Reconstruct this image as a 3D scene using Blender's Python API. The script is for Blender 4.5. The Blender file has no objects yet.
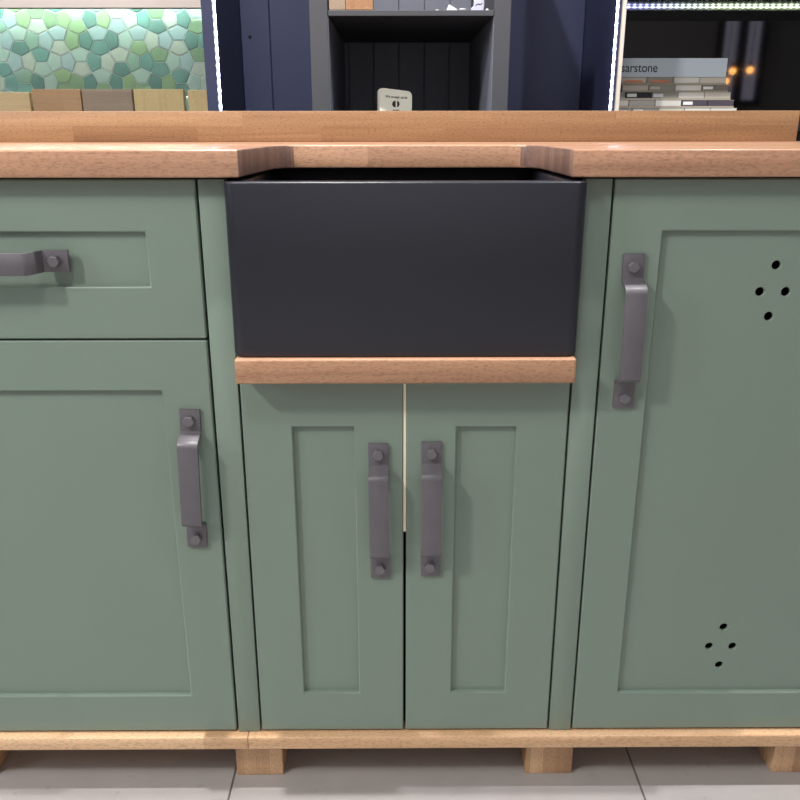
import bpy, bmesh, math, random
from math import sin, cos, pi, radians
from mathutils import Vector, Matrix
random.seed(7)
SC = bpy.context.scene
COL = SC.collection

# ------------------------------------------------------------------ materials
def new_mat(name):
    m = bpy.data.materials.new(name); m.use_nodes = True
    nt = m.node_tree
    return m, nt, nt.nodes['Principled BSDF'], nt.nodes, nt.links

def s2l(c):
    return tuple(((v/255)/12.92 if v/255 <= .04045 else ((v/255+.055)/1.055)**2.4) for v in c) + (1,)

def plain(name, rgb, rough=.5, metal=0., spec=.5, noise=0., nscale=60, bump=0., bscale=400, emit=None):
    m, nt, b, N, L = new_mat(name)
    b.inputs['Base Color'].default_value = s2l(rgb)
    b.inputs['Roughness'].default_value = rough
    b.inputs['Metallic'].default_value = metal
    b.inputs['Specular IOR Level'].default_value = spec
    tc = N.new('ShaderNodeTexCoord')
    if noise:
        n = N.new('ShaderNodeTexNoise'); n.inputs['Scale'].default_value = nscale; n.inputs['Detail'].default_value = 4
        L.new(tc.outputs['Object'], n.inputs['Vector'])
        h = N.new('ShaderNodeHueSaturation'); h.inputs['Color'].default_value = s2l(rgb)
        mr = N.new('ShaderNodeMapRange'); mr.inputs['To Min'].default_value = 1-noise; mr.inputs['To Max'].default_value = 1+noise
        L.new(n.outputs['Fac'], mr.inputs['Value']); L.new(mr.outputs['Result'], h.inputs['Value'])
        L.new(h.outputs['Color'], b.inputs['Base Color'])
    if bump:
        n2 = N.new('ShaderNodeTexNoise'); n2.inputs['Scale'].default_value = bscale; n2.inputs['Detail'].default_value = 2
        L.new(tc.outputs['Object'], n2.inputs['Vector'])
        bp = N.new('ShaderNodeBump'); bp.inputs['Strength'].default_value = bump; bp.inputs['Distance'].default_value = .001
        L.new(n2.outputs['Fac'], bp.inputs['Height']); L.new(bp.outputs['Normal'], b.inputs['Normal'])
    if emit:
        b.inputs['Emission Color'].default_value = s2l(rgb); b.inputs['Emission Strength'].default_value = emit
    return m

def wood(name, dark, light, row='y', rh=.045, bw=.33, rough=.42, grain=(2.5, 70, 70), axis='x', rnd=False, var=.55, off=0., fleck=.74, coat=0.):
    """staved solid timber: bricks of tone, stretched grain, short dark pores"""
    m, nt, b, N, L = new_mat(name)
    tc = N.new('ShaderNodeTexCoord'); sp = N.new('ShaderNodeSeparateXYZ'); L.new(tc.outputs['Object'], sp.inputs[0])
    def mth(op, a, c=None, v=0.):
        n = N.new('ShaderNodeMath'); n.operation = op
        L.new(a, n.inputs[0])
        if c is not None: L.new(c, n.inputs[1])
        else: n.inputs[1].default_value = v
        return n.outputs[0]
    ax = {'x': 0, 'y': 1, 'z': 2}
    lon = sp.outputs[ax[axis]]
    oth = [sp.outputs[i] for i in range(3) if i != ax[axis]]
    lat = sp.outputs[ax[row]]
    if row == 'y': lat = mth('ADD', lat, None, off)
    else: lat = mth('ADD', lat, None, off)
    if rnd:
        oi = N.new('ShaderNodeObjectInfo')
        r = mth('MULTIPLY', oi.outputs['Random'], None, 13.)
        lon = mth('ADD', lon, r); lat = mth('ADD', lat, r)
    cb = N.new('ShaderNodeCombineXYZ'); L.new(lon, cb.inputs[0]); L.new(lat, cb.inputs[1])
    br = N.new('ShaderNodeTexBrick'); L.new(cb.outputs[0], br.inputs['Vector'])
    br.inputs['Scale'].default_value = 1; br.inputs['Brick Width'].default_value = bw; br.inputs['Row Height'].default_value = rh
    br.inputs['Mortar Size'].default_value = .0004; br.inputs['Mortar Smooth'].default_value = .6
    br.inputs['Color1'].default_value = (0, 0, 0, 1); br.inputs['Color2'].default_value = (1, 1, 1, 1); br.inputs['Mortar'].default_value = (.1, .1, .1, 1)
    br.offset = .37; br.inputs['Bias'].default_value = 0
    cg = N.new('ShaderNodeCombineXYZ')
    L.new(mth('MULTIPLY', lon, None, grain[0]), cg.inputs[0])
    L.new(mth('ADD', mth('MULTIPLY', oth[0], None, grain[1]), mth('MULTIPLY', br.outputs['Color'], None, 3.)), cg.inputs[1])
    L.new(mth('MULTIPLY', oth[1], None, grain[2]), cg.inputs[2])
    ng = N.new('ShaderNodeTexNoise'); ng.inputs['Scale'].default_value = 1; ng.inputs['Detail'].default_value = 6; ng.inputs['Roughness'].default_value = .6; ng.inputs['Distortion'].default_value = .6
    L.new(cg.outputs[0], ng.inputs['Vector'])
    cf = N.new('ShaderNodeCombineXYZ')
    L.new(mth('MULTIPLY', lon, None, 190.), cf.inputs[0]); L.new(mth('MULTIPLY', oth[0], None, 600.), cf.inputs[1]); L.new(mth('MULTIPLY', oth[1], None, 600.), cf.inputs[2])
    nf = N.new('ShaderNodeTexNoise'); nf.inputs['Scale'].default_value = 1; nf.inputs['Detail'].default_value = 2
    L.new(cf.outputs[0], nf.inputs['Vector'])
    f = mth('ADD', mth('MULTIPLY', br.outputs['Color'], None, var), mth('MULTIPLY', ng.outputs['Fac'], None, 1.05-var))
    cr = N.new('ShaderNodeValToRGB'); L.new(f, cr.inputs['Fac'])
    cr.color_ramp.elements[0].position = .18; cr.color_ramp.elements[0].color = s2l(dark)
    cr.color_ramp.elements[1].position = .82; cr.color_ramp.elements[1].color = s2l(light)
    mr = N.new('ShaderNodeMapRange'); L.new(nf.outputs['Fac'], mr.inputs['Value'])
    mr.inputs['From Min'].default_value = .33; mr.inputs['From Max'].default_value = .52; mr.inputs['To Min'].default_value = fleck; mr.inputs['To Max'].default_value = 1.02
    hs = N.new('ShaderNodeHueSaturation'); L.new(cr.outputs['Color'], hs.inputs['Color']); L.new(mr.outputs['Result'], hs.inputs['Value'])
    L.new(hs.outputs['Color'], b.inputs['Base Color'])
    b.inputs['Roughness'].default_value = rough; b.inputs['Coat Weight'].default_value = coat; b.inputs['Coat Roughness'].default_value = .25
    bp = N.new('ShaderNodeBump'); bp.inputs['Strength'].default_value = .12; bp.inputs['Distance'].default_value = .0006
    L.new(nf.outputs['Fac'], bp.inputs['Height']); L.new(bp.outputs['Normal'], b.inputs['Normal'])
    return m

def led(name, rgb, strength, axis, pitch, rgb2=None, x0=0, x1=1):
    """a strip of closely spaced diodes under a diffuser: brightness pulses along the strip"""
    m, nt, b, N, L = new_mat(name)
    b.inputs['Base Color'].default_value = (.6, .6, .6, 1)
    tc = N.new('ShaderNodeTexCoord'); sp = N.new('ShaderNodeSeparateXYZ'); L.new(tc.outputs['Object'], sp.inputs[0])
    o = sp.outputs['xyz'.index(axis)]
    w = N.new('ShaderNodeMath'); w.operation = 'MULTIPLY'; L.new(o, w.inputs[0]); w.inputs[1].default_value = 2*pi/pitch
    s = N.new('ShaderNodeMath'); s.operation = 'SINE'; L.new(w.outputs[0], s.inputs[0])
    mr = N.new('ShaderNodeMapRange'); L.new(s.outputs[0], mr.inputs['Value'])
    mr.inputs['From Min'].default_value = -.6; mr.inputs['From Max'].default_value = 1
    mr.inputs['To Min'].default_value = strength*.3; mr.inputs['To Max'].default_value = strength*1.7
    L.new(mr.outputs['Result'], b.inputs['Emission Strength'])
    b.inputs['Emission Color'].default_value = s2l(rgb)
    if rgb2:
        g = N.new('ShaderNodeMapRange'); L.new(o, g.inputs['Value']); g.inputs['From Min'].default_value = x0; g.inputs['From Max'].default_value = x1
        cr = N.new('ShaderNodeValToRGB'); L.new(g.outputs['Result'], cr.inputs['Fac'])
        cr.color_ramp.elements[0].color = s2l(rgb); cr.color_ramp.elements[1].color = s2l(rgb2)
        L.new(cr.outputs['Color'], b.inputs['Emission Color'])
    return m

M = {}
M['green']  = plain('sage_green_paint', (130, 146, 134), .42, noise=.02, nscale=9, bump=.05, bscale=900, spec=.4)
M['inside'] = plain('carcass_shade_black', (22, 24, 22), .8)  # near-black colour stands in for shade in the door gaps and pierced holes
M['cream']  = plain('raw_cream_edge', (252, 238, 208), .6)
M['sink']   = plain('matte_black_fireclay', (36, 37, 46), .32, noise=.03, nscale=30, spec=.5)
M['iron']   = plain('pewter_black_iron', (108, 104, 109), .42, metal=.2, noise=.12, nscale=50, bump=.12, bscale=500)
M['worktop'] = wood('oiled_oak_worktop', (158, 112, 86), (218, 170, 136), 'y', .045, .36, off=.2462, var=.3, rough=.34, coat=.4)
M['upstand'] = wood('oiled_oak_upstand', (126, 91, 62), (177, 140, 103), 'z', .0255, .21, off=0., var=.22)
M['ledge']  = wood('oak_ledge', (166, 120, 92), (204, 160, 126), 'z', .08, .5, off=.03, var=.3)
M['plinth'] = wood('oak_plinth', (198, 154, 114), (246, 206, 164), 'z', .06, .3, off=.02, var=.3)
M['foot']   = wood('oak_foot', (176, 134, 100), (228, 188, 146), 'x', .02, .4, axis='z', rnd=True)
M['foot_b'] = M['foot']
M['endgrain'] = wood('oak_end_grain', (100, 75, 70), (158, 124, 108), 'y', .03, .4, axis='z', var=.3, off=.2)
M['navy']   = plain('navy_blue_paint', (52, 57, 86), .45, noise=.04, nscale=6)
M['char']   = plain('charcoal_paint', (74, 75, 80), .5, noise=.03, nscale=20)
M['charin'] = plain('lightened_charcoal', (138, 141, 155), .5, noise=.03, nscale=20)  # charcoal lightened in colour to make up for light missing in the bay
M['white']  = plain('white_laminate', (190, 178, 171), .45)
M['offwhite'] = plain('cream_end_panel', (226, 216, 204), .5)
M['blackgl'] = plain('black_gloss_splashback', (9, 10, 13), .035, noise=.2, nscale=14, spec=.55)
M['darkgl'] = plain('dark_olive_gloss', (60, 64, 58), .12)
M['blackcab'] = plain('black_counter_cabinet', (24, 24, 26), .6)
M['counter'] = plain('black_stone_counter', (26, 27, 30), .3)
M['grout']  = plain('pale_grout', (250, 252, 250), .5)
M['wallp']  = plain('plaster', (196, 194, 192), .8)
M['ceil']   = plain('ceiling_white', (225, 225, 225), .8)
M['led_v']  = led('white_led_strip', (216, 226, 255), 17, 'z', .0165)
M['led_l']  = led('cool_led_rail', (226, 255, 246), 32, 'x', .016)
M['led_r']  = led('colour_shift_led_rail', (170, 170, 255), 4, 'x', .0150, (232, 255, 214), -.45, -.20)
M['hole']   = plain('black_hole', (6, 6, 8), .9)

# floor: large format concrete-look tiles with thin grout
def floor_mat():
    m, nt, b, N, L = new_mat('grey_floor_tiles')
    tc = N.new('ShaderNodeTexCoord')
    mp = N.new('ShaderNodeMapping'); L.new(tc.outputs['Object'], mp.inputs['Vector'])
    mp.inputs['Location'].default_value = (.265+.625*8, .21+.625*8, 0)
    br = N.new('ShaderNodeTexBrick'); br.offset = 0; br.inputs['Scale'].default_value = 1
    br.inputs['Brick Width'].default_value = .625; br.inputs['Row Height'].default_value = .625
    br.inputs['Mortar Size'].default_value = .0018; br.inputs['Mortar Smooth'].default_value = .2
    br.inputs['Color1'].default_value = s2l((162, 158, 156)); br.inputs['Color2'].default_value = s2l((167, 163, 161)); br.inputs['Mortar'].default_value = s2l((96, 90, 86))
    L.new(mp.outputs[0], br.inputs['Vector'])
    n = N.new('ShaderNodeTexNoise'); n.inputs['Scale'].default_value = 11; n.inputs['Detail'].default_value = 7; n.inputs['Roughness'].default_value = .62
    L.new(tc.outputs['Object'], n.inputs['Vector'])
    n3 = N.new('ShaderNodeTexNoise'); n3.inputs['Scale'].default_value = 45; n3.inputs['Detail'].default_value = 4
    L.new(tc.outputs['Object'], n3.inputs['Vector'])
    mr3 = N.new('ShaderNodeMapRange'); L.new(n3.outputs['Fac'], mr3.inputs['Value'])
    mr3.inputs['From Min'].default_value = .27; mr3.inputs['From Max'].default_value = .36; mr3.inputs['To Min'].default_value = .84; mr3.inputs['To Max'].default_value = 1
    mr = N.new('ShaderNodeMapRange'); L.new(n.outputs['Fac'], mr.inputs['Value']); mr.inputs['To Min'].default_value = .86; mr.inputs['To Max'].default_value = 1.12
    mu = N.new('ShaderNodeMath'); mu.operation = 'MULTIPLY'; L.new(mr.outputs[0], mu.inputs[0]); L.new(mr3.outputs[0], mu.inputs[1])
    h = N.new('ShaderNodeHueSaturation'); L.new(br.outputs['Color'], h.inputs['Color']); L.new(mu.outputs[0], h.inputs['Value'])
    L.new(h.outputs['Color'], b.inputs['Base Color']); b.inputs['Roughness'].default_value = .38
    return m
M['floor'] = floor_mat()

# ------------------------------------------------------------------ mesh helpers
def bevel_sharp(bm, w, seg=2, ang=20):
    if w <= 0: return
    bm.normal_update()
    es = [e for e in bm.edges if len(e.link_faces) == 2 and e.calc_face_angle(0) > radians(ang)]
    bmesh.ops.bevel(bm, geom=es, offset=w, segments=seg, profile=.5, affect='EDGES', clamp_overlap=True)

def merge(dst, src):
    me = bpy.data.meshes.new('tmp'); src.to_mesh(me); src.free(); dst.from_mesh(me); bpy.data.meshes.remove(me)

def box(dst, x0, x1, y0, y1, z0, z1, bev=0., seg=2, mi=0):
    b = bmesh.new()
    bmesh.ops.create_cube(b, size=1)
    for v in b.verts:
        v.co = Vector((x0+(v.co.x+.5)*(x1-x0), y0+(v.co.y+.5)*(y1-y0), z0+(v.co.z+.5)*(z1-z0)))
    bevel_sharp(b, bev, seg)
    for f in b.faces: f.material_index = mi
    merge(dst, b)

def ring_frame(dst, o, i, y0, y1, bev=.0016):
    """rectangular frame: outer rect o, opening i, each (x0,x1,z0,z1)"""
    b = bmesh.new()
    def rect(r, y): return [b.verts.new((x, y, z)) for x, z in ((r[0], r[2]), (r[1], r[2]), (r[1], r[3]), (r[0], r[3]))]
    of, inf, ob, ib = rect(o, y0), rect(i, y0), rect(o, y1), rect(i, y1)
    for k in range(4):
        j = (k+1) % 4
        b.faces.new((of[k], of[j], inf[j], inf[k])); b.faces.new((ob[j], ob[k], ib[k], ib[j]))
        b.faces.new((of[j], of[k], ob[k], ob[j])); b.faces.new((inf[k], inf[j], ib[j], ib[k]))
    bmesh.ops.recalc_face_normals(b, faces=b.faces)
    bevel_sharp(b, bev, 1)
    merge(dst, b)

def prism_xy(dst, pts, z0, z1, bev=0., seg=2, ang=20):
    b = bmesh.new()
    f = b.faces.new([b.verts.new((x, y, z0)) for x, y in pts])
    r = bmesh.ops.extrude_face_region(b, geom=[f])
    for v in r['geom']:
        if isinstance(v, bmesh.types.BMVert): v.co.z = z1
    bmesh.ops.recalc_face_normals(b, faces=b.faces)
    bevel_sharp(b, bev, seg, ang)
    merge(dst, b)

def prism_xz(dst, pts, y0, y1, bev=0., seg=2):
    b = bmesh.new()
    f = b.faces.new([b.verts.new((x, y0, z)) for x, z in pts])
    r = bmesh.ops.extrude_face_region(b, geom=[f])
    for v in r['geom']:
        if isinstance(v, bmesh.types.BMVert): v.co.y = y1
    bmesh.ops.recalc_face_normals(b, faces=b.faces)
    bevel_sharp(b, bev, seg)
    merge(dst, b)

ORG = {}
def put(name, bm, mats, parent=None, smooth=False, local=False):
    """link bm as one mesh object; world coordinates are moved into the parent's space unless local"""
    if parent is not None and not local:
        bmesh.ops.translate(bm, vec=-ORG.get(parent.name, Vector((0, 0, 0))), verts=bm.verts)
    me = bpy.data.meshes.new(name); bm.to_mesh(me); bm.free()
    for mt in (mats if isinstance(mats, (list, tuple)) else [mats]): me.materials.append(mt)
    if smooth:
        for p in me.polygons: p.use_smooth = True
        me.set_sharp_from_angle(angle=radians(35))
    o = bpy.data.objects.new(name, me); COL.objects.link(o)
    if parent is not None:
        o.parent = parent; ORG[o.name] = ORG.get(parent.name, Vector((0, 0, 0)))
    return o

def tag(o, label, cat, group=None):
    o['label'] = label; o['category'] = cat
    if group: o['group'] = group
    return o

def thing(name, loc, label, cat, group=None):
    o = bpy.data.objects.new(name, None); o.empty_display_size = .05; COL.objects.link(o)
    o.location = loc; ORG[o.name] = Vector(loc)
    return tag(o, label, cat, group)

def solo(name, bm, mats, label, cat, group=None, smooth=False, base=None):
    """a thing that is one mesh; its origin is put at its base"""
    c = Vector(base) if base else None
    if c is None:
        xs = [v.co.x for v in bm.verts]; ys = [v.co.y for v in bm.verts]; zs = [v.co.z for v in bm.verts]
        c = Vector(((min(xs)+max(xs))/2, (min(ys)+max(ys))/2, min(zs)))
    bmesh.ops.translate(bm, vec=-c, verts=bm.verts)
    o = put(name, bm, mats, None, smooth); o.location = c; ORG[o.name] = c
    return tag(o, label, cat, group)

def struct(name, bm, mats):
    o = put(name, bm, mats); o['kind'] = 'structure'; o['label'] = name.replace('_', ' '); o['category'] = name.split('_')[0]
    return o

# ------------------------------------------------------------------ the setting
FZ = -.004
b = bmesh.new(); box(b, -3.6, 3.6, -4.2, 1.35, -.05, FZ); fl = struct('floor', b, M['floor']); fl['label'] = 'floor of large pale grey stone-look tiles with thin dark joints'
b = bmesh.new(); box(b, -3.6, 3.6, 1.25, 1.35, 0, 2.75); w = struct('wall_back', b, M['wallp']); w['label'] = 'plain wall behind the display counter'
b = bmesh.new(); box(b, -3.6, 3.6, -4.2, 1.35, 2.75, 2.8); w = struct('ceiling', b, M['ceil']); w['label'] = 'white showroom ceiling'

b = bmesh.new(); box(b, -3.6, 3.6, -4.2, -4.1, 0, 2.75); w = struct('wall_front', b, plain('showroom_grey', (205, 203, 204), .8)); w['label'] = 'grey showroom wall facing the counter'
wn = bpy.data.objects.new('streak_panel', None); COL.objects.link(wn); wn.location = (2.9, -4.05, 1.15); ORG[wn.name] = Vector((2.9, -4.05, 1.15))  # added lit panel behind the camera, for pale streaks in the black splashback
wn['kind'] = 'structure'; wn['label'] = 'added unseen lit panel that makes pale streaks in the black splashback'
b = bmesh.new(); ring_frame(b, (2.72, 3.12, 1.12, 1.90), (2.76, 3.08, 1.16, 1.86), -4.098, -4.03); box(b, 2.89, 2.96, -4.09, -4.04, 1.161, 1.859); put('streak_panel_frame', b, plain('dark_panel_frame', (60, 58, 66), .5), wn)
for x0, x1 in ((2.762, 2.888), (2.962, 3.078)):
    b = bmesh.new(); box(b, x0, x1, -4.085, -4.075, 1.162, 1.858); put('pane', b, plain('lit_pane', (200, 196, 220), .3, emit=2.2), wn)
# ------------------------------------------------------------------ handles
def handle_bm():
    raw = [(0, -.1), (0, -.0625), (-.0225, -.0555), (-.0225, .0572), (0, .0665), (0, .1)]
    path = [Vector(raw[0])]
    for k in range(1, 5):                                  # soft bends
        p0, p, p1 = (Vector(raw[k+d]) for d in (-1, 0, 1))
        r = .0036
        a = p+(p0-p).normalized()*r; c = p+(p1-p).normalized()*r
        for t in (0, .25, .5, .75, 1): path.append(a*(1-t)**2+p*2*t*(1-t)+c*t*t)
    path.append(Vector(raw[-1]))
    th = .0042
    n = []
    for k, p in enumerate(path):
        d = (path[min(k+1, len(path)-1)]-path[max(k-1, 0)]).normalized(); n.append(Vector((-d.y, d.x)))
    outer = [p+q*th for p, q in zip(path, n)]              # towards the viewer (-Y)
    b = bmesh.new(); w = .01325
    cols = []
    for k in range(len(path)):
        cols.append([b.verts.new((x, q.x, q.y)) for x, q in ((-w, path[k]), (w, path[k]), (w, outer[k]), (-w, outer[k]))])
    for k in range(len(path)-1):
        A, B = cols[k], cols[k+1]
        for i in range(4):
            j = (i+1) % 4; b.faces.new((A[i], A[j], B[j], B[i]))
    b.faces.new(cols[0]); b.faces.new(cols[-1])
    bmesh.ops.recalc_face_normals(b, faces=b.faces)
    bevel_sharp(b, .0007, 2, 50)
    return b

def bolt_bm():
    b = bmesh.new()
    prof = [(.0080, 0), (.0080, -.0046), (.0068, -.0060), (0, -.0060)]
    rings = []
    for r, y in prof[:-1]:
        rings.append([b.verts.new((r*cos(k*pi/3), y, r*sin(k*pi/3))) for k in range(6)])
    for A, B in zip(rings, rings[1:]):
        for k in range(6): b.faces.new((A[k], A[(k+1) % 6], B[(k+1) % 6], B[k]))
    b.faces.new(rings[0]); b.faces.new(rings[-1])
    bmesh.ops.recalc_face_normals(b, faces=b.faces)
    bevel_sharp(b, .0004, 1)
    # washer under the head
    w = bmesh.new(); bmesh.ops.create_cone(w, cap_ends=True, segments=24, radius1=.0086, radius2=.0086, depth=.0008)
    bmesh.ops.rotate(w, matrix=Matrix.Rotation(pi/2, 3, 'X'), verts=w.verts); bmesh.ops.translate(w, vec=(0, -.0004, 0), verts=w.verts)
    merge(b, w)
    return b
HB = handle_bm(); HM = bpy.data.meshes.new('handle'); HB.to_mesh(HM); HB.free(); HM.materials.append(M['iron'])
for p in HM.polygons: p.use_smooth = True
HM.set_sharp_from_angle(angle=radians(28))
BB = bolt_bm(); BM_ = bpy.data.meshes.new('bolt'); BB.to_mesh(BM_); BB.free(); M['bolt'] = plain('pale_bolt_iron', (118, 115, 120), .38, metal=.3, noise=.1, nscale=200); BM_.materials.append(M['bolt'])  # bolt heads set a little lighter than the handle straps

def handle(parent, x, z, tilt=0., horiz=False):
    o = bpy.data.objects.new('handle', HM); COL.objects.link(o); o.parent = parent
    o.location = Vector((x, -.0001, z))-ORG[parent.name]
    o.rotation_euler = (0, radians(90 if horiz else tilt), 0)
    o['label'] = 'dark pewter iron strap handle with two hex bolts'
    for s in (1, -1):
        q = bpy.data.objects.new('bolt', BM_); COL.objects.link(q); q.parent = o
        q.location = (random.uniform(-.0008, .0008), -.0042, (.0845 if s > 0 else -.0862)+random.uniform(-.0008, .0008)); q.rotation_euler = (0, random.uniform(0, 1), 0)
    return o

# ------------------------------------------------------------------ base cabinets
PZ = .0908           # top of the plinth
CT = .897            # underside of the worktop
def carcass(parent, x0, x1, zt, front=.0225, back=.445):
    b = bmesh.new(); t = .016
    box(b, x0, x0+t, front, back, PZ, zt); box(b, x1-t, x1, front, back, PZ, zt)
    box(b, x0+t, x1-t, front, back, PZ, PZ+t); box(b, x0+t, x1-t, back-t, back, PZ+t, zt)
    return put('body', b, M['inside'], parent)

def shaker(parent, name, o, i, recess=.0075, th=.0205):
    b = bmesh.new(); ring_frame(b, o, i, 0, th)
    d = put(name, b, M['green'], parent, True)
    b = bmesh.new(); box(b, i[0]-.0004, i[1]+.0004, recess, recess+.007, i[2]-.0004, i[3]+.0004)
    put('panel', b, M['green'], d)
    return d

# left: drawer over a door
cabL = thing('drawer_cabinet', (-.513, .2, PZ), 'sage green base cabinet with one drawer above a single door, left of the black sink', 'cabinet')
carcass(cabL, -.775, -.2505, CT)
dl = (-.7735, -.2525)
shaker(cabL, 'drawer', dl+(.6982, .8943), (-.7090, -.3178, .7645, .8322))
handle(cabL, -.5133, .7975, horiz=True).scale = (1, 1.3, 1)
shaker(cabL, 'door', dl+(.0932, .6955), (-.7105, -.3160, .1560, .6287))
handle(cabL, -.2838, .5040, 1.5)

# middle: sink cabinet with side posts and a pair of narrow doors
cabS = thing('sink_cabinet', (0, .2, PZ), 'sage green base cabinet with a pair of narrow doors under the black sink', 'cabinet')
b = bmesh.new(); t = .016
box(b, -.2495, -.2495+t, .0225, .445, PZ, CT); box(b, .2495-t, .2495, .0225, .445, PZ, CT)
box(b, -.2495+t, .2495-t, .0225, .445, PZ, PZ+t); box(b, -.2495+t, .2495-t, .445-t, .445, PZ+t, CT)
put('body', b, M['inside'], cabS)
for s in (-1, 1):
    b = bmesh.new(); x = sorted((s*.2170, s*.2492)); box(b, x[0], x[1], 0, .0220, PZ, .8943, .001)
    put('post', b, M['green'], cabS, True)
shaker(cabS, 'door', (-.2143, -.0023, .0932, .6470), (-.1487, -.0675, .1596, .5780))
handle(cabS, -.0350, .4550, -.5)
shaker(cabS, 'door', (.0013, .2143, .0932, .6470), (.0680, .1472, .1596, .5774))
handle(cabS, .0352, .4575, -.2)
b = bmesh.new(); box(b, -.0022, .0011, .0215, .0222, .423, .645); box(b, -.0022, .0011, .0010, .0215, .424, .645)
cs = put('centre_strip', b, M['cream'], cabS); cs['label'] = 'pale cream strip showing in the gap between the two doors'

# right: larder style door with pierced panel
cabR = thing('pierced_door_cabinet', (.462, .2, PZ), 'sage green cabinet with one tall door pierced by diamonds of holes, right of the sink', 'cabinet')
carcass(cabR, .2505, .6735, CT)
b = bmesh.new(); box(b, .267, .657, .03, .429, CT-.016, CT-.0005); put('top_board', b, M['inside'], cabR)
o_, i_ = (.2523, .6720, .0932, .8943), (.3152, .6090, .1572, .8322)
b = bmesh.new(); ring_frame(b, o_, i_, 0, .0205)
dR = put('door', b, M['green'], cabR, True)
cu = bpy.data.curves.new('pp', 'CURVE'); cu.dimensions = '2D'; cu.fill_mode = 'BOTH'; cu.extrude = .0014; cu.bevel_depth = .0011; cu.bevel_resolution = 1
def poly(pts):
    s = cu.splines.new('POLY'); s.points.add(len(pts)-1)
    for p, q in zip(s.points, pts): p.co = (q[0], q[1], 0, 1)
    s.use_cyclic_u = True
poly([(i_[0], i_[2]), (i_[1], i_[2]), (i_[1], i_[3]), (i_[0], i_[3])])
HOLES = [(.4640, .7890), (.4480, .7555), (.4806, .7554), (.4635, .7238), (.4625, .2646), (.4452, .2322), (.4793, .2320), (.4636, .2000)]
for hx, hz in HOLES: poly([(hx+.0068*cos(k*pi/16), hz+.0068*sin(k*pi/16)) for k in range(32)])
co = bpy.data.objects.new('pp', cu); COL.objects.link(co)
dg = bpy.context.evaluated_depsgraph_get(); dg.update()
me = bpy.data.meshes.new_from_object(co.evaluated_get(dg)); bpy.data.objects.remove(co)
b = bmesh.new(); b.from_mesh(me); bpy.data.meshes.remove(me)
bmesh.ops.rotate(b, matrix=Matrix.Rotation(pi/2, 3, 'X'), verts=b.verts)
bmesh.ops.translate(b, vec=(0, .0075+.0022, 0), verts=b.verts)
bmesh.ops.recalc_face_normals(b, faces=b.faces)
pn = put('panel', b, M['green'], dR); pn['label'] = 'recessed panel pierced by two diamonds of four round holes'
handle(cabR, .2832, .7052, -.83)

# ------------------------------------------------------------------ plinth on feet
pl = thing('plinth', (0, .2, 0), 'pale oak plinth rail on square block feet running under the green cabinets', 'plinth')
b = bmesh.new(); box(b, -.788, -.2342, -.0125, 0.44, .0685, PZ-.0006, .0022, 3); box(b, -.2340, .6800, -.0125, 0.44, .0685, PZ-.0006, .0022, 3)
put('rail', b, M['plinth'], pl, True)
fb = bmesh.new(); box(fb, -.0362, .0362, 0, .0724, FZ, .0684, .0015)
f0 = put('foot', fb, M['foot'], pl, True, local=True); f0.location = Vector((-.2243, .015, 0))-ORG[pl.name]
for fx in (.2238, .6080, -.6720):
    f = f0.copy(); COL.objects.link(f); f.parent = pl; f.location = Vector((fx, .015, 0))-ORG[pl.name]

# ------------------------------------------------------------------ ledge, sink, worktop, upstand
b = bmesh.new(); box(b, -.2119, .2119, -.0390, .33, .6490, .6812, .0030, 3)
solo('sink_ledge', b, M['ledge'], 'thick oak ledge carrying the black sink above the narrow doors', 'ledge', smooth=True)

def rrect(x0, x1, y0, y1, r, n=6):
    pts = []
    for cx, cy, a0 in ((x1-r, y1-r, 0), (x0+r, y1-r, pi/2), (x0+r, y0+r, pi), (x1-r, y0+r, 3*pi/2)):
        for k in range(n+1):
            a = a0+pi/2*k/n; pts.append((cx+r*cos(a), cy+r*sin(a)))
    return pts
SX, SY0, SY1, SZ0, SZ1 = .2140, -.0315, .3250, .6813, .8932
b = bmesh.new(); rings = []
def ring(ins, z, r):
    rings.append([b.verts.new((x, y, z)) for x, y in rrect(-SX+ins, SX-ins, SY0+ins, SY1-ins, max(r, .002))])
R0 = .014
ring(.004, SZ0, R0-.003); ring(.0012, SZ0+.0012, R0); ring(0, SZ0+.004, R0)
ring(0, SZ1-.003, R0)
for a in (30, 60, 90): ring(.003*(1-cos(radians(a))), SZ1-.003+.003*sin(radians(a)), R0-.001)
ring(.017, SZ1, .02); ring(.0205, SZ1-.001, .02); ring(.022, SZ1-.004, .02)
ring(.024, SZ0+.045, .02); ring(.03, SZ0+.03, .025); ring(.05, SZ0+.026, .03)
for A, B_ in zip(rings, rings[1:]):
    n = len(A)
    for k in range(n): b.faces.new((A[k], A[(k+1) % n], B_[(k+1) % n], B_[k]))
b.faces.new(list(reversed(rings[0]))); b.faces.new(rings[-1])
bmesh.ops.recalc_face_normals(b, faces=b.faces)
solo('belfast_sink', b, M['sink'], 'deep matte black apron-front sink set between the green cabinets', 'sink', smooth=True)

pts = [(-.790, -.0215), (-.1945, -.0215)]
def bez(p0, p1, p2, n=8): return [tuple(p0[k]*(1-t)**2+2*p1[k]*t*(1-t)+p2[k]*t*t for k in (0, 1)) for t in [i/n for i in range(n+1)]]
pts += bez((-.1815, .165), (-.1775, .2095), (-.1400, .2100))+bez((.1500, .2100), (.1885, .2095), (.1905, .165))
pts += [(.1945, -.0215), (.688, -.0215), (.688, .470), (-.790, .470)]
b = bmesh.new(); prism_xy(b, pts, CT+.0002, .9287, .0022, 3, 30)
b.normal_update()
for f in b.faces:
    c = f.calc_center_median()
    if abs(f.normal.x) > .45 and abs(c.x) < .2: f.material_index = 1
solo('worktop', b, [M['worktop'], M['endgrain']], 'thick oiled oak worktop with a cutout over the black sink', 'worktop', smooth=True)
b = bmesh.new(); box(b, -.790, .6715, .4490, .4690, .9288, .9785, .0012)
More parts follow.
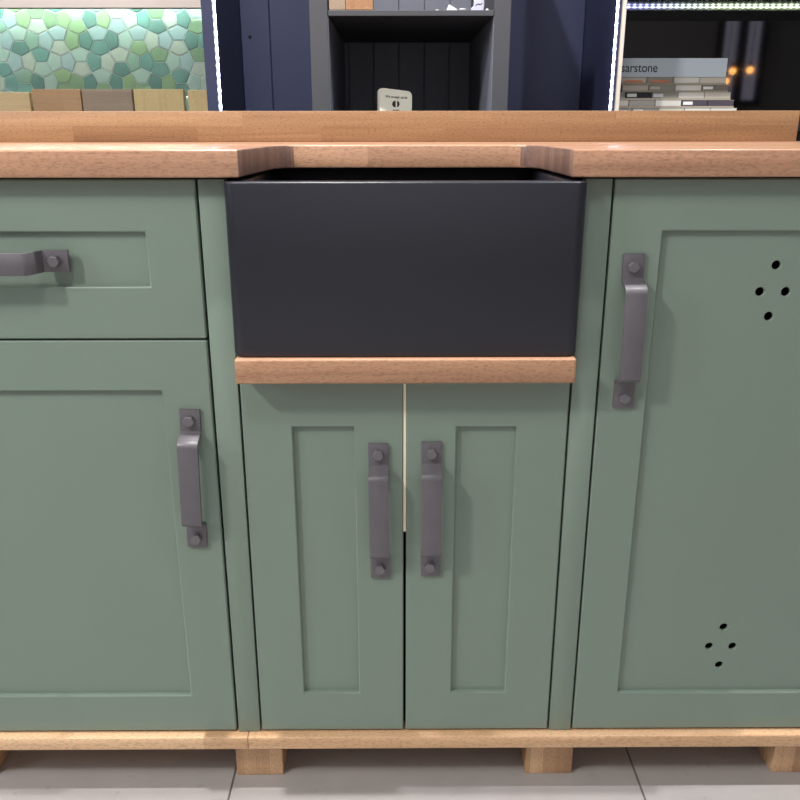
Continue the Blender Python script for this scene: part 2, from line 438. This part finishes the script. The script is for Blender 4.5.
solo('upstand', b, M['upstand'], 'low oak upstand board along the back of the worktop', 'upstand', smooth=True)

# ------------------------------------------------------------------ the display counter behind
KZ = .975
kc = thing('display_counter', (0, .9, 0), 'black counter behind the oak worktop carrying the charcoal dresser and samples', 'counter')
b = bmesh.new(); box(b, -1.6, 1.6, .66, 1.245, 0, KZ-.03); put('cabinet_front', b, M['blackcab'], kc)
b = bmesh.new(); box(b, -1.6, 1.6, .64, 1.247, KZ-.0298, KZ, .001); put('counter_top', b, M['counter'], kc)

# pentagon tile splashback (Cairo pattern)
TX0, TX1, TZ0, TZ1 = -1.30, -.4240, KZ+.0005, 1.2610
tiles = [plain('glaze_'+n, c, .14, spec=.6, noise=.06, nscale=25) for n, c in
         (('mint', (206, 228, 216)), ('pale_blue', (194, 216, 216)), ('ivory', (220, 228, 214)), ('sage', (164, 192, 155)),
          ('leaf', (176, 204, 160)), ('teal', (142, 186, 177)), ('deep_teal', (130, 166, 158)), ('celadon', (174, 206, 188)))]
b = bmesh.new(); box(b, TX0, TX1, 1.2435, 1.2495, TZ0, TZ1)
h, e = .0500, .0135
AX, AZ = -.9578, 1.158
def clip(poly, ax, val, keep_less):
    out = []
    for k in range(len(poly)):
        p, q = poly[k], poly[(k+1) % len(poly)]
        ip = (p[ax] <= val) if keep_less else (p[ax] >= val); iq = (q[ax] <= val) if keep_less else (q[ax] >= val)
        if ip: out.append(p)
        if ip != iq:
            t_ = (val-p[ax])/(q[ax]-p[ax]); out.append((p[0]+(q[0]-p[0])*t_, p[1]+(q[1]-p[1])*t_))
    return out
last = 0
for m_ in range(-9, 14):
    for n_ in range(-6, 5):
        cx, cz = AX+m_*h, AZ+n_*h
        if (m_+n_) % 2 == 0: pents = [[(-e, 0), (e, 0), (h/2, s*h/2), (0, s*(h-e)), (-h/2, s*h/2)] for s in (1, -1)]
        else: pents = [[(0, -e), (0, e), (s*h/2, h/2), (s*(h-e), 0), (s*h/2, -h/2)] for s in (1, -1)]
        for P in pents:
            gx = sum(p[0] for p in P)/5; gz = sum(p[1] for p in P)/5
            Q = [(cx+gx+(p[0]-gx)*.955, cz+gz+(p[1]-gz)*.955) for p in P]
            for a_, v_, l_ in ((0, TX0+.001, False), (0, TX1-.001, True), (1, TZ0+.001, False), (1, TZ1-.001, True)):
                if Q: Q = clip(Q, a_, v_, l_)
            if len(Q) < 3: continue
            A = 0
            for k in range(len(Q)): A += Q[k][0]*Q[(k+1) % len(Q)][1]-Q[(k+1) % len(Q)][0]*Q[k][1]
            if abs(A) < 2e-5: continue
            ax_, az_ = sum(p[0] for p in Q)/len(Q), sum(p[1] for p in Q)/len(Q)
            mi = random.choice([0, 0, 1, 1, 2, 3, 3, 4, 5, 5, 6, 6, 7]); 
            if mi == last: mi = random.randrange(8)
            last = mi
            tl = (random.uniform(-.012, .012), random.uniform(-.012, .012))
            L0 = [b.verts.new((x, 1.2436, z)) for x, z in Q]
            L1 = [b.verts.new((x, 1.2422, z)) for x, z in Q]
            L2 = [b.verts.new((ax_+(x-ax_)*.86, 1.2412+(x-ax_)*tl[0]+(z-az_)*tl[1], az_+(z-az_)*.86)) for x, z in Q]
            fs = []
            for k in range(len(Q)):
                j = (k+1) % len(Q)
                fs += [b.faces.new((L0[k], L0[j], L1[j], L1[k])), b.faces.new((L1[k], L1[j], L2[j], L2[k]))]
            fs.append(b.faces.new(L2))
            for f in fs: f.material_index = 1+mi
bmesh.ops.recalc_face_normals(b, faces=b.faces)
solo('tile_splashback', b, [M['grout']]+tiles, 'splashback of glossy green and white pentagon tiles behind the wooden sample blocks', 'splashback')

# wall cabinets over the counter, each with its LED rail
wl = thing('wall_cabinet', (-.86, 1.05, 1.2315), 'white front of the wall cabinet above the green pentagon tiles', 'cabinet')
b = bmesh.new(); box(b, TX0, TX1-.001, .9805, 1.2495, 1.2615, 1.62, .001); put('carcass', b, M['white'], wl)
b = bmesh.new(); box(b, TX0, TX1-.001, .9600, .9800, 1.1990, 1.62, .001); put('front_panel', b, M['white'], wl)
b = bmesh.new(); box(b, TX0+.01, TX1-.02, 1.190, 1.200, 1.2560, 1.2613); q = put('led_strip', b, M['led_l'], wl); q['label'] = 'bright cool white LED strip'
wr = thing('wall_cabinet', (1.0, 1.05, 1.2335), 'dark glossy cabinet underside above the black splashback at the right', 'cabinet')
b = bmesh.new(); box(b, .4885, 1.45, .93, 1.2495, 1.2365, 1.62, .001); put('carcass', b, M['darkgl'], wr)
b = bmesh.new(); box(b, .4900, 1.44, 1.230, 1.2345, 1.2322, 1.2350); q = put('led_strip', b, M['led_r'], wr); q['label'] = 'LED strip glowing violet to greenish white'
b = bmesh.new(); box(b, .4885, 1.45, 1.2385, 1.2495, KZ+.0005, 1.2280)
solo('black_splashback', b, M['blackgl'], 'glossy black splashback reflecting the showroom behind the sample stack', 'splashback')

# charcoal dresser
dr = thing('dresser', (.03, 1.05, KZ), 'charcoal and navy dresser with open bays and white LED strips on the counter', 'dresser')
ZT = 1.62
b = bmesh.new(); box(b, -.4225, -.3985, .90, 1.2485, KZ+.0005, ZT, .001); put('side_panel', b, M['navy'], dr)
b = bmesh.new(); box(b, .4645, .4697, .90, 1.2485, KZ+.0005, ZT, .001); put('side_panel', b, M['navy'], dr)
b = bmesh.new(); box(b, .4699, .4784, .893, 1.2485, KZ+.0005, ZT, .001); q = put('end_panel', b, M['offwhite'], dr); q['label'] = 'cream end panel'
for x0, x1 in ((-.1745, -.1398), (.1775, .2092)):
    b = bmesh.new(); box(b, x0, x1, .70, 1.2365, KZ+.0005, ZT, .001); put('post', b, M['char'], dr)
    b = bmesh.new(); s = 1 if x0 < 0 else -1; xi = x1 if x0 < 0 else x0
    box(b, *sorted((xi, xi+s*.0008)), .7025, 1.2365, KZ+.0005, 1.1528); put('lightened_skin', b, M['charin'], dr)  # thin skin added to carry the lightened charcoal on the bay sides
def boards(x0, x1, edges, mat, name):
    b = bmesh.new(); xs = [x0]+edges+[x1]
    for a_, c_ in zip(xs, xs[1:]): box(b, a_+.0004, c_-.0004, 1.2375, 1.2485, KZ+.0005, ZT, .0016, 1)
    return put(name, b, mat, dr)
boards(-.3983, -.1572, [-.3255], M['navy'], 'back_board')
boards(-.1570, .1930, [-.129, -.0662, -.002, .0622, .126, .1850], M['charin'], 'back_board')
boards(.1932, .4643, [], M['navy'], 'back_board')
b = bmesh.new(); box(b, -.1387, .1764, .70, 1.2365, 1.1530, 1.1632, .0008); put('shelf', b, M['char'], dr)
b = bmesh.new(); box(b, -.39795, -.3945, .912, .9155, KZ+.003, ZT-.01); q = put('led_strip', b, M['led_v'], dr); q['label'] = 'bright white LED strip'
b = bmesh.new(); box(b, .4609, .46445, .908, .9115, KZ+.003, ZT-.01); q = put('led_strip', b, M['led_v'], dr); q['label'] = 'bright white LED strip'
b = bmesh.new(); bmesh.ops.create_cone(b, cap_ends=True, segments=20, radius1=.0045, radius2=.0045, depth=.001)
bmesh.ops.rotate(b, matrix=Matrix.Rotation(pi/2, 3, 'X'), verts=b.verts); bmesh.ops.translate(b, vec=(-.3760, 1.2370, 1.166), verts=b.verts)
q = put('cable_hole', b, M['hole'], dr); q['label'] = 'small black hole in the back board'

# ------------------------------------------------------------------ wooden sample blocks in front of the tiles
wb = {'a': wood('blond_ash_block', (196, 164, 118), (226, 200, 154), 'z', .3, .9, rnd=True, var=.25, fleck=.9),
      'b': wood('tan_oak_block', (168, 128, 92), (196, 156, 116), 'z', .3, .9, rnd=True, var=.25, fleck=.9),
      'c': wood('grey_oak_block', (136, 116, 98), (170, 150, 130), 'z', .024, .9, rnd=True, var=.5, fleck=.9),
      'd': wood('straw_maple_block', (204, 176, 124), (228, 204, 152), 'z', .3, .9, axis='z', rnd=True, var=.2, fleck=.9)}
for x0, x1, zt, k, lab, dy in (
    (-1.020, -.9025, 1.0330, 'a', 'blond wood sample block, leftmost in front of the green pentagon tiles', .006),
    (-.8938, -.7755, 1.0396, 'b', 'tan oak sample block between the blond block and the grey one', 0),
    (-.7733, -.6522, 1.0396, 'c', 'grey-brown wood sample block touching the tan oak block', .002),
    (-.6470, -.5262, 1.0394, 'd', 'wide straw-coloured wood sample block right of the grey-brown one', 0),
    (-.5164, -.4380, 1.0374, 'd', 'straw-coloured wood sample block nearest the dresser LED strip', .004)):
    b = bmesh.new(); box(b, x0, x1, 1.12+dy, 1.145+dy, KZ, zt, .0012)
    solo('wood_sample_block', b, wb[k], lab, 'wood sample', 'wooden sample blocks before the tiles')

# ------------------------------------------------------------------ text helper
def text_bm(s, width=None, height=None, depth=.0002, bold=0.):
    cu = bpy.data.curves.new('tx', 'FONT'); cu.body = s; cu.size = 1; cu.extrude = 0; cu.offset = bold
    o = bpy.data.objects.new('tx', cu); COL.objects.link(o)
    dg = bpy.context.evaluated_depsgraph_get(); dg.update()
    me = bpy.data.meshes.new_from_object(o.evaluated_get(dg)); bpy.data.objects.remove(o)
    b = bmesh.new(); b.from_mesh(me); bpy.data.meshes.remove(me)
    xs = [v.co.x for v in b.verts]; ys = [v.co.y for v in b.verts]
    sx = width/(max(xs)-min(xs)) if width else 1
    sy = height/(max(ys)-min(ys)) if height else sx
    x0, y0 = min(xs), min(ys)
    for v in b.verts: v.co = Vector(((v.co.x-x0)*sx, 0, (v.co.y-y0)*sy))
    r = bmesh.ops.extrude_face_region(b, geom=list(b.faces))
    for v in r['geom']:
        if isinstance(v, bmesh.types.BMVert): v.co.y -= depth
    bmesh.ops.recalc_face_normals(b, faces=b.faces)
    return b

# ------------------------------------------------------------------ stone sample stack
SY = 1.08
stone = {'white': plain('stone_white', (226, 222, 214), .3, noise=.05, nscale=200), 'cream': plain('stone_cream', (212, 204, 190), .3, noise=.05, nscale=200),
         'grey': plain('stone_grey', (168, 163, 154), .3, noise=.06, nscale=200), 'taupe': plain('stone_taupe', (128, 118, 108), .3, noise=.08, nscale=200),
         'black': plain('stone_black', (36, 36, 46), .25, noise=.1, nscale=200), 'slate': plain('stone_slate', (84, 78, 88), .3, noise=.08, nscale=200),
         'peach': plain('sticker_peach', (226, 150, 116), .6), 'label': plain('sticker_white', (240, 240, 240), .6), 'tray': plain('tray_board', (176, 166, 150), .6),
         'ink': plain('grey_lettering', (70, 76, 84), .6), 'card': plain('silver_blue_card', (214, 226, 236), .4)}
rows = [  # z of the chips bottom, top, right end, chips from the right: (colour, label)
    (.9800, .9943, .8107, [('white', 0), ('white', 0), ('cream', 0), ('grey', 'l'), ('grey', 0)], 'lowest of the stacked stone sample trays, only its thin pale top row showing'),
    (.9989, 1.0124, .8018, [('slate', 0), ('slate', 'l'), ('white', 0), ('grey', 0), ('cream', 0)], 'stone sample tray with two dark slate chips at its right end, second from bottom'),
    (1.0169, 1.0304, .7922, [('cream', 0), ('white', 0), ('grey', 'l'), ('black', 'l'), ('grey', 0)], 'middle stone sample tray with a black chip near its left end'),
    (1.0338, 1.0461, .7833, [('taupe', 'l'), ('white', 0), ('grey', 'w'), ('cream', 0)], 'stone sample tray with a taupe chip at its right end, second from top'),
    (1.0506, 1.0634, .7773, [('cream', 0), ('white', 0), ('grey', 'p'), ('cream', 'p')], 'topmost stone sample tray with two peach stickers, under the silver box')]
prev = KZ
for z0, z1, xr, chips, lab in rows:
    cw = .0632; xl = max(xr-cw*len(chips), .4930)
    t_ = thing('stone_sample_tray', ((xl+xr)/2, SY, prev), lab, 'sample tray', 'stacked stone sample trays')
    b = bmesh.new(); box(b, xl, xr, SY-.0005, SY+.12, prev+.0001, z0-.0001); put('tray', b, stone['tray'], t_)
    for k, (c, lb) in enumerate(chips):
        x1 = xr-k*cw-.0008; x0 = max(xr-(k+1)*cw+.0008, xl)
        b = bmesh.new(); box(b, x0, x1, SY, SY+.118, z0, z1-.0008, .0006, 1)
        ch = put('stone_chip', b, stone[c], t_)
        if lb:
            b = bmesh.new()
            if lb == 'p': prism_xz(b, [(x0+.006, z0+.0008), (x1-.006, z0+.0008), (x1-.012, z0+.0065), (x0+.012, z0+.0065)], SY-.0004, SY-.00005)
            else: box(b, x0+.003, x0+.026, SY-.0004, SY-.00005, z0+.0026, z1-.0034)
            q = put('sticker', b, stone['peach' if lb == 'p' else ('cream' if lb == 'w' else 'label')], ch)
            q['label'] = 'peach sticker' if lb == 'p' else 'small white sticker'
    b = bmesh.new(); box(b, xl+.001, xr, SY+.0005, SY+.119, z1-.0007, z1, 0); put('cover_sheet', b, stone['tray'], t_)
    prev = z1
bx = thing('sample_box', (.632, SY, prev), 'silver box lettered in grey lying on top of the stone sample trays', 'box')
b = bmesh.new(); box(b, .4890, .7752, SY, SY+.12, prev+.0002, 1.1056, .001); put('carton', b, stone['card'], bx)
b1 = text_bm('sarstone', .0852); hgt = max(v.co.z for v in b1.verts); b1.free()
b = text_bm('caesarstone', bold=.008); 
b2 = text_bm('sarstone'); full = max(v.co.x for v in b.verts); tail = max(v.co.x for v in b2.verts); b2.free()
k_ = .0852/tail
for v in b.verts: v.co = Vector((.6104-(full-v.co.x)*k_, SY+v.co.y*1-.00005, 1.0747+v.co.z*k_*1.12))
q = put('lettering', b, stone['ink'], bx); q['label'] = 'grey printed lettering'

# ------------------------------------------------------------------ payment sign in the open bay
a = radians(18)
sg = thing('payment_sign', (-.0125, .80, KZ), 'small cream sign with rounded corners about accepting cards, standing in the dark dresser bay', 'sign')
sg.rotation_euler = (0, 0, a)
M['signm'] = plain('cream_sign_board', (250, 247, 230), .5); M['signink'] = plain('dark_sign_ink', (52, 50, 44), .6)
hw = .0352
def arc(cx, cz, r, a0, a1, n=6): return [(cx+r*cos(radians(a0+(a1-a0)*k/n)), cz+r*sin(radians(a0+(a1-a0)*k/n))) for k in range(n+1)]
prof = [(-hw, 0), (hw, 0)]+arc(hw-.010, .0375, .010, 0, 84)+arc(-hw+.009, .0440, .009, 84, 180)
b = bmesh.new(); prism_xz(b, prof, -.008, .008, .0008)
put('board', b, M['signm'], sg, local=True)
roll = Matrix.Rotation(radians(2.5), 3, 'Y')
b = text_bm('We accept cards', .0480, .0066, bold=.018)
bmesh.ops.rotate(b, matrix=roll, verts=b.verts); bmesh.ops.translate(b, vec=(-.0235, -.00805, .0330), verts=b.verts)
put('lettering', b, M['signink'], sg, local=True)
b = bmesh.new()
prism_xz(b, arc(-.0020, .0222, .0064, 80, 280, 12), -.0083, -.00805); prism_xz(b, arc(.0012, .0222, .0064, -80, 80, 12), -.0083, -.00805)
put('logo', b, M['signink'], sg, local=True)
b = bmesh.new(); box(b, -.0075, .0070, -.0083, -.00805, .0095, .0110); put('small_print', b, M['signink'], sg, local=True)

# ------------------------------------------------------------------ things on the dresser shelf
SHZ = 1.1632
b = bmesh.new(); box(b, -.1370, -.1060, .703, .74, SHZ+.0002, 1.2230, .0012)
solo('wood_sample_block', b, wb['c'], 'small grey-brown wooden block at the left end of the dresser shelf', 'wood sample')
b = bmesh.new(); box(b, -.1054, -.0535, .702, .75, SHZ+.0003, 1.2190, .0012)
solo('wood_sample_block', b, wood('red_oak_block', (150, 108, 76), (192, 150, 116), 'z', .02, .4, rnd=True), 'warm brown wooden block beside the small grey one on the dresser shelf', 'wood sample')
pale = plain('pale_ceramic', (190, 190, 196), .5, noise=.1, nscale=90); M['pale'] = pale
def pebble(name, x, z_r, rx, ry, lab, cat, mat=pale, rough=.12, y=.73, grp=None):
    b = bmesh.new(); bmesh.ops.create_icosphere(b, subdivisions=3, radius=1)
    rs = random.Random(name+lab)
    ph = [rs.uniform(0, 6) for _ in range(3)]
    for v in b.verts:
        k = 1+rough*(sin(3*v.co.x+ph[0])*cos(2.5*v.co.y+ph[1])+.5*sin(5*v.co.z+ph[2]))
        v.co = Vector((v.co.x*rx*k, v.co.y*ry*k, v.co.z*z_r*k))
    zm = min(v.co.z for v in b.verts)
    bmesh.ops.translate(b, vec=(x, y, SHZ-zm), verts=b.verts)
    return solo(name, b, mat, lab, cat, grp, smooth=True)
pebble('pebble', .0700, .0022, .0038, .004, 'tiny white pebble at the left of the pale shelf ornaments', 'pebble', plain('white_glaze', (236, 236, 236), .3))
pebble('pebble', .1195, .0035, .0075, .007, 'grey rounded pebble between the angular rock and the small sign on the shelf', 'pebble')
pebble('glass_marble', .1665, .0032, .0034, .0034, 'small round white bead at the right end of the dresser shelf', 'bead', plain('white_bead', (240, 240, 240), .15), 0)
# angular pale rock
b = bmesh.new()
v = [b.verts.new(p) for p in ((.086, .72, SHZ), (.110, .72, SHZ), (.112, .745, SHZ), (.088, .745, SHZ), (.0925, .727, SHZ+.0135), (.1075, .730, SHZ+.0060), (.094, .74, SHZ+.010))]
bmesh.ops.convex_hull(b, input=b.verts); bmesh.ops.recalc_face_normals(b, faces=b.faces)
solo('rock_sample', b, pale, 'pale grey angular rock lying on the dresser shelf', 'rock')
# little tag standing on a lump
tg = thing('name_tag', (.1480, .726, SHZ), 'pale lilac upright tag with a dark squiggle near the right end of the shelf', 'tag')
b = bmesh.new(); prism_xz(b, [(-.0125, 0), (.0105, 0), (.0120, .010), (.0120, .034), (-.0075, .034), (-.0085, .010), (-.0135, .006)], -.002, .002, .0006); put('card', b, plain('lilac_card', (196, 196, 214), .5), tg, local=True)
b = bmesh.new(); prism_xz(b, [(-.005, .0115), (.000, .0145), (.004, .0135), (.008, .0155), (.008, .0135), (.004, .0115), (.000, .0125), (-.005, .0100)], -.0024, -.00205); q = put('squiggle', b, plain('indigo_ink', (60, 62, 92), .6), tg, local=True); q['label'] = 'dark squiggle'

# ------------------------------------------------------------------ warm pendant lamps across the showroom (seen only as glints in the black splashback)
M['cord'] = plain('lamp_cord', (30, 28, 26), .6); M['bulb'] = plain('amber_bulb', (255, 176, 96), .4, emit=38); M['socket'] = plain('brass_socket', (120, 92, 56), .35, metal=.8)
for x, z, lab in ((2.4650, 1.3320, 'amber bulb pendant reflected in the black splashback, upper of the left pair'), (2.4690, 1.2680, 'amber bulb pendant reflected in the black splashback, lower of the left pair'),
                  (2.5930, 1.3390, 'amber bulb pendant reflected in the black splashback, right of the pair')):
    yy = -3.0 if z > 1.3 else -3.12
    t_ = thing('pendant_lamp', (x, yy, 2.75), lab, 'lamp', 'amber pendant lamps')
    b = bmesh.new(); box(b, x-.002, x+.002, yy-.002, yy+.002, z+.055, 2.7495); put('cord', b, M['cord'], t_)
    b = bmesh.new(); bmesh.ops.create_cone(b, cap_ends=True, segments=20, radius1=.014, radius2=.010, depth=.035); bmesh.ops.translate(b, vec=(x, yy, z+.0385), verts=b.verts); put('socket', b, M['socket'], t_, True)
    b = bmesh.new(); bmesh.ops.create_uvsphere(b, u_segments=20, v_segments=12, radius=.024); bmesh.ops.translate(b, vec=(x, yy, z), verts=b.verts); put('bulb', b, M['bulb'], t_, True)

# ------------------------------------------------------------------ camera
p, y, r = .3206, .0056, -.0009
right = Vector((cos(y), -sin(y), 0)); fwd = Vector((sin(y), cos(y), 0)); up = Vector((0, 0, 1))
f2 = fwd*cos(p)-up*sin(p); u2 = up*cos(p)+fwd*sin(p)
r2 = right*cos(r)+u2*sin(r); u3 = u2*cos(r)-right*sin(r)
cam = bpy.data.cameras.new('camera'); cam.sensor_width = 36; cam.lens = 36*826.7/800; cam.clip_start = .02
co = bpy.data.objects.new('camera', cam); COL.objects.link(co)
mw = Matrix(((r2.x, u3.x, -f2.x, 0), (r2.y, u3.y, -f2.y, 0), (r2.z, u3.z, -f2.z, 0), (0, 0, 0, 1)))
co.matrix_world = Matrix.Translation((-.0125, -1.0234, .95511)) @ mw
SC.camera = co

# ------------------------------------------------------------------ light
def area(name, loc, target, size, watts, rgb=(1, 1, 1), spread=180):
    l = bpy.data.lights.new(name, 'AREA'); l.shape = 'DISK'; l.size = size; l.energy = watts; l.color = rgb; l.spread = radians(spread)
    o = bpy.data.objects.new(name, l); COL.objects.link(o); o.location = loc
    o.rotation_euler = (Vector(target)-Vector(loc)).to_track_quat('-Z', 'Y').to_euler()
    return o
area('ceiling_lamp_key', (-1.85, -1.45, 2.55), (-.1, 0, .6), .26, 39, (1, .97, .93))
area('ceiling_lamp_front', (-.3, -1.2, 2.65), (-.1, 0, .5), .40, 10, (1, .98, .95))
area('side_daylight', (-3.1, -1.35, 1.75), (-.2, 0, .5), .6, 19, (.9, .95, 1))
area('ceiling_lamp_right', (1.5, -1.2, 2.6), (.2, 0, .6), .35, 3.5, (.85, .94, 1))
area('ceiling_lamp_over', (-.3, -.075, 2.7), (-.3, -.075, 0), .05, 45, (1, .98, .96))
area('ceiling_lamp_over', (.9, -.075, 2.7), (.9, -.075, 0), .05, 28, (.96, .97, 1))
area('bounce_fill', (0, -2.9, 2.7), (0, -4.1, 1.2), .8, 45, (.97, .98, 1))  # added fill, bounced off the front wall into the bay and cabinet fronts
wd = bpy.data.worlds.new('world'); SC.world = wd; wd.use_nodes = True
wd.node_tree.nodes['Background'].inputs[0].default_value = (.9, .95, 1, 1); wd.node_tree.nodes['Background'].inputs[1].default_value = .17

SC.view_settings.view_transform = 'Standard'; SC.view_settings.look = 'None'; SC.view_settings.gamma = 1
SC.view_settings.use_curve_mapping = False; SC.view_settings.exposure = 0
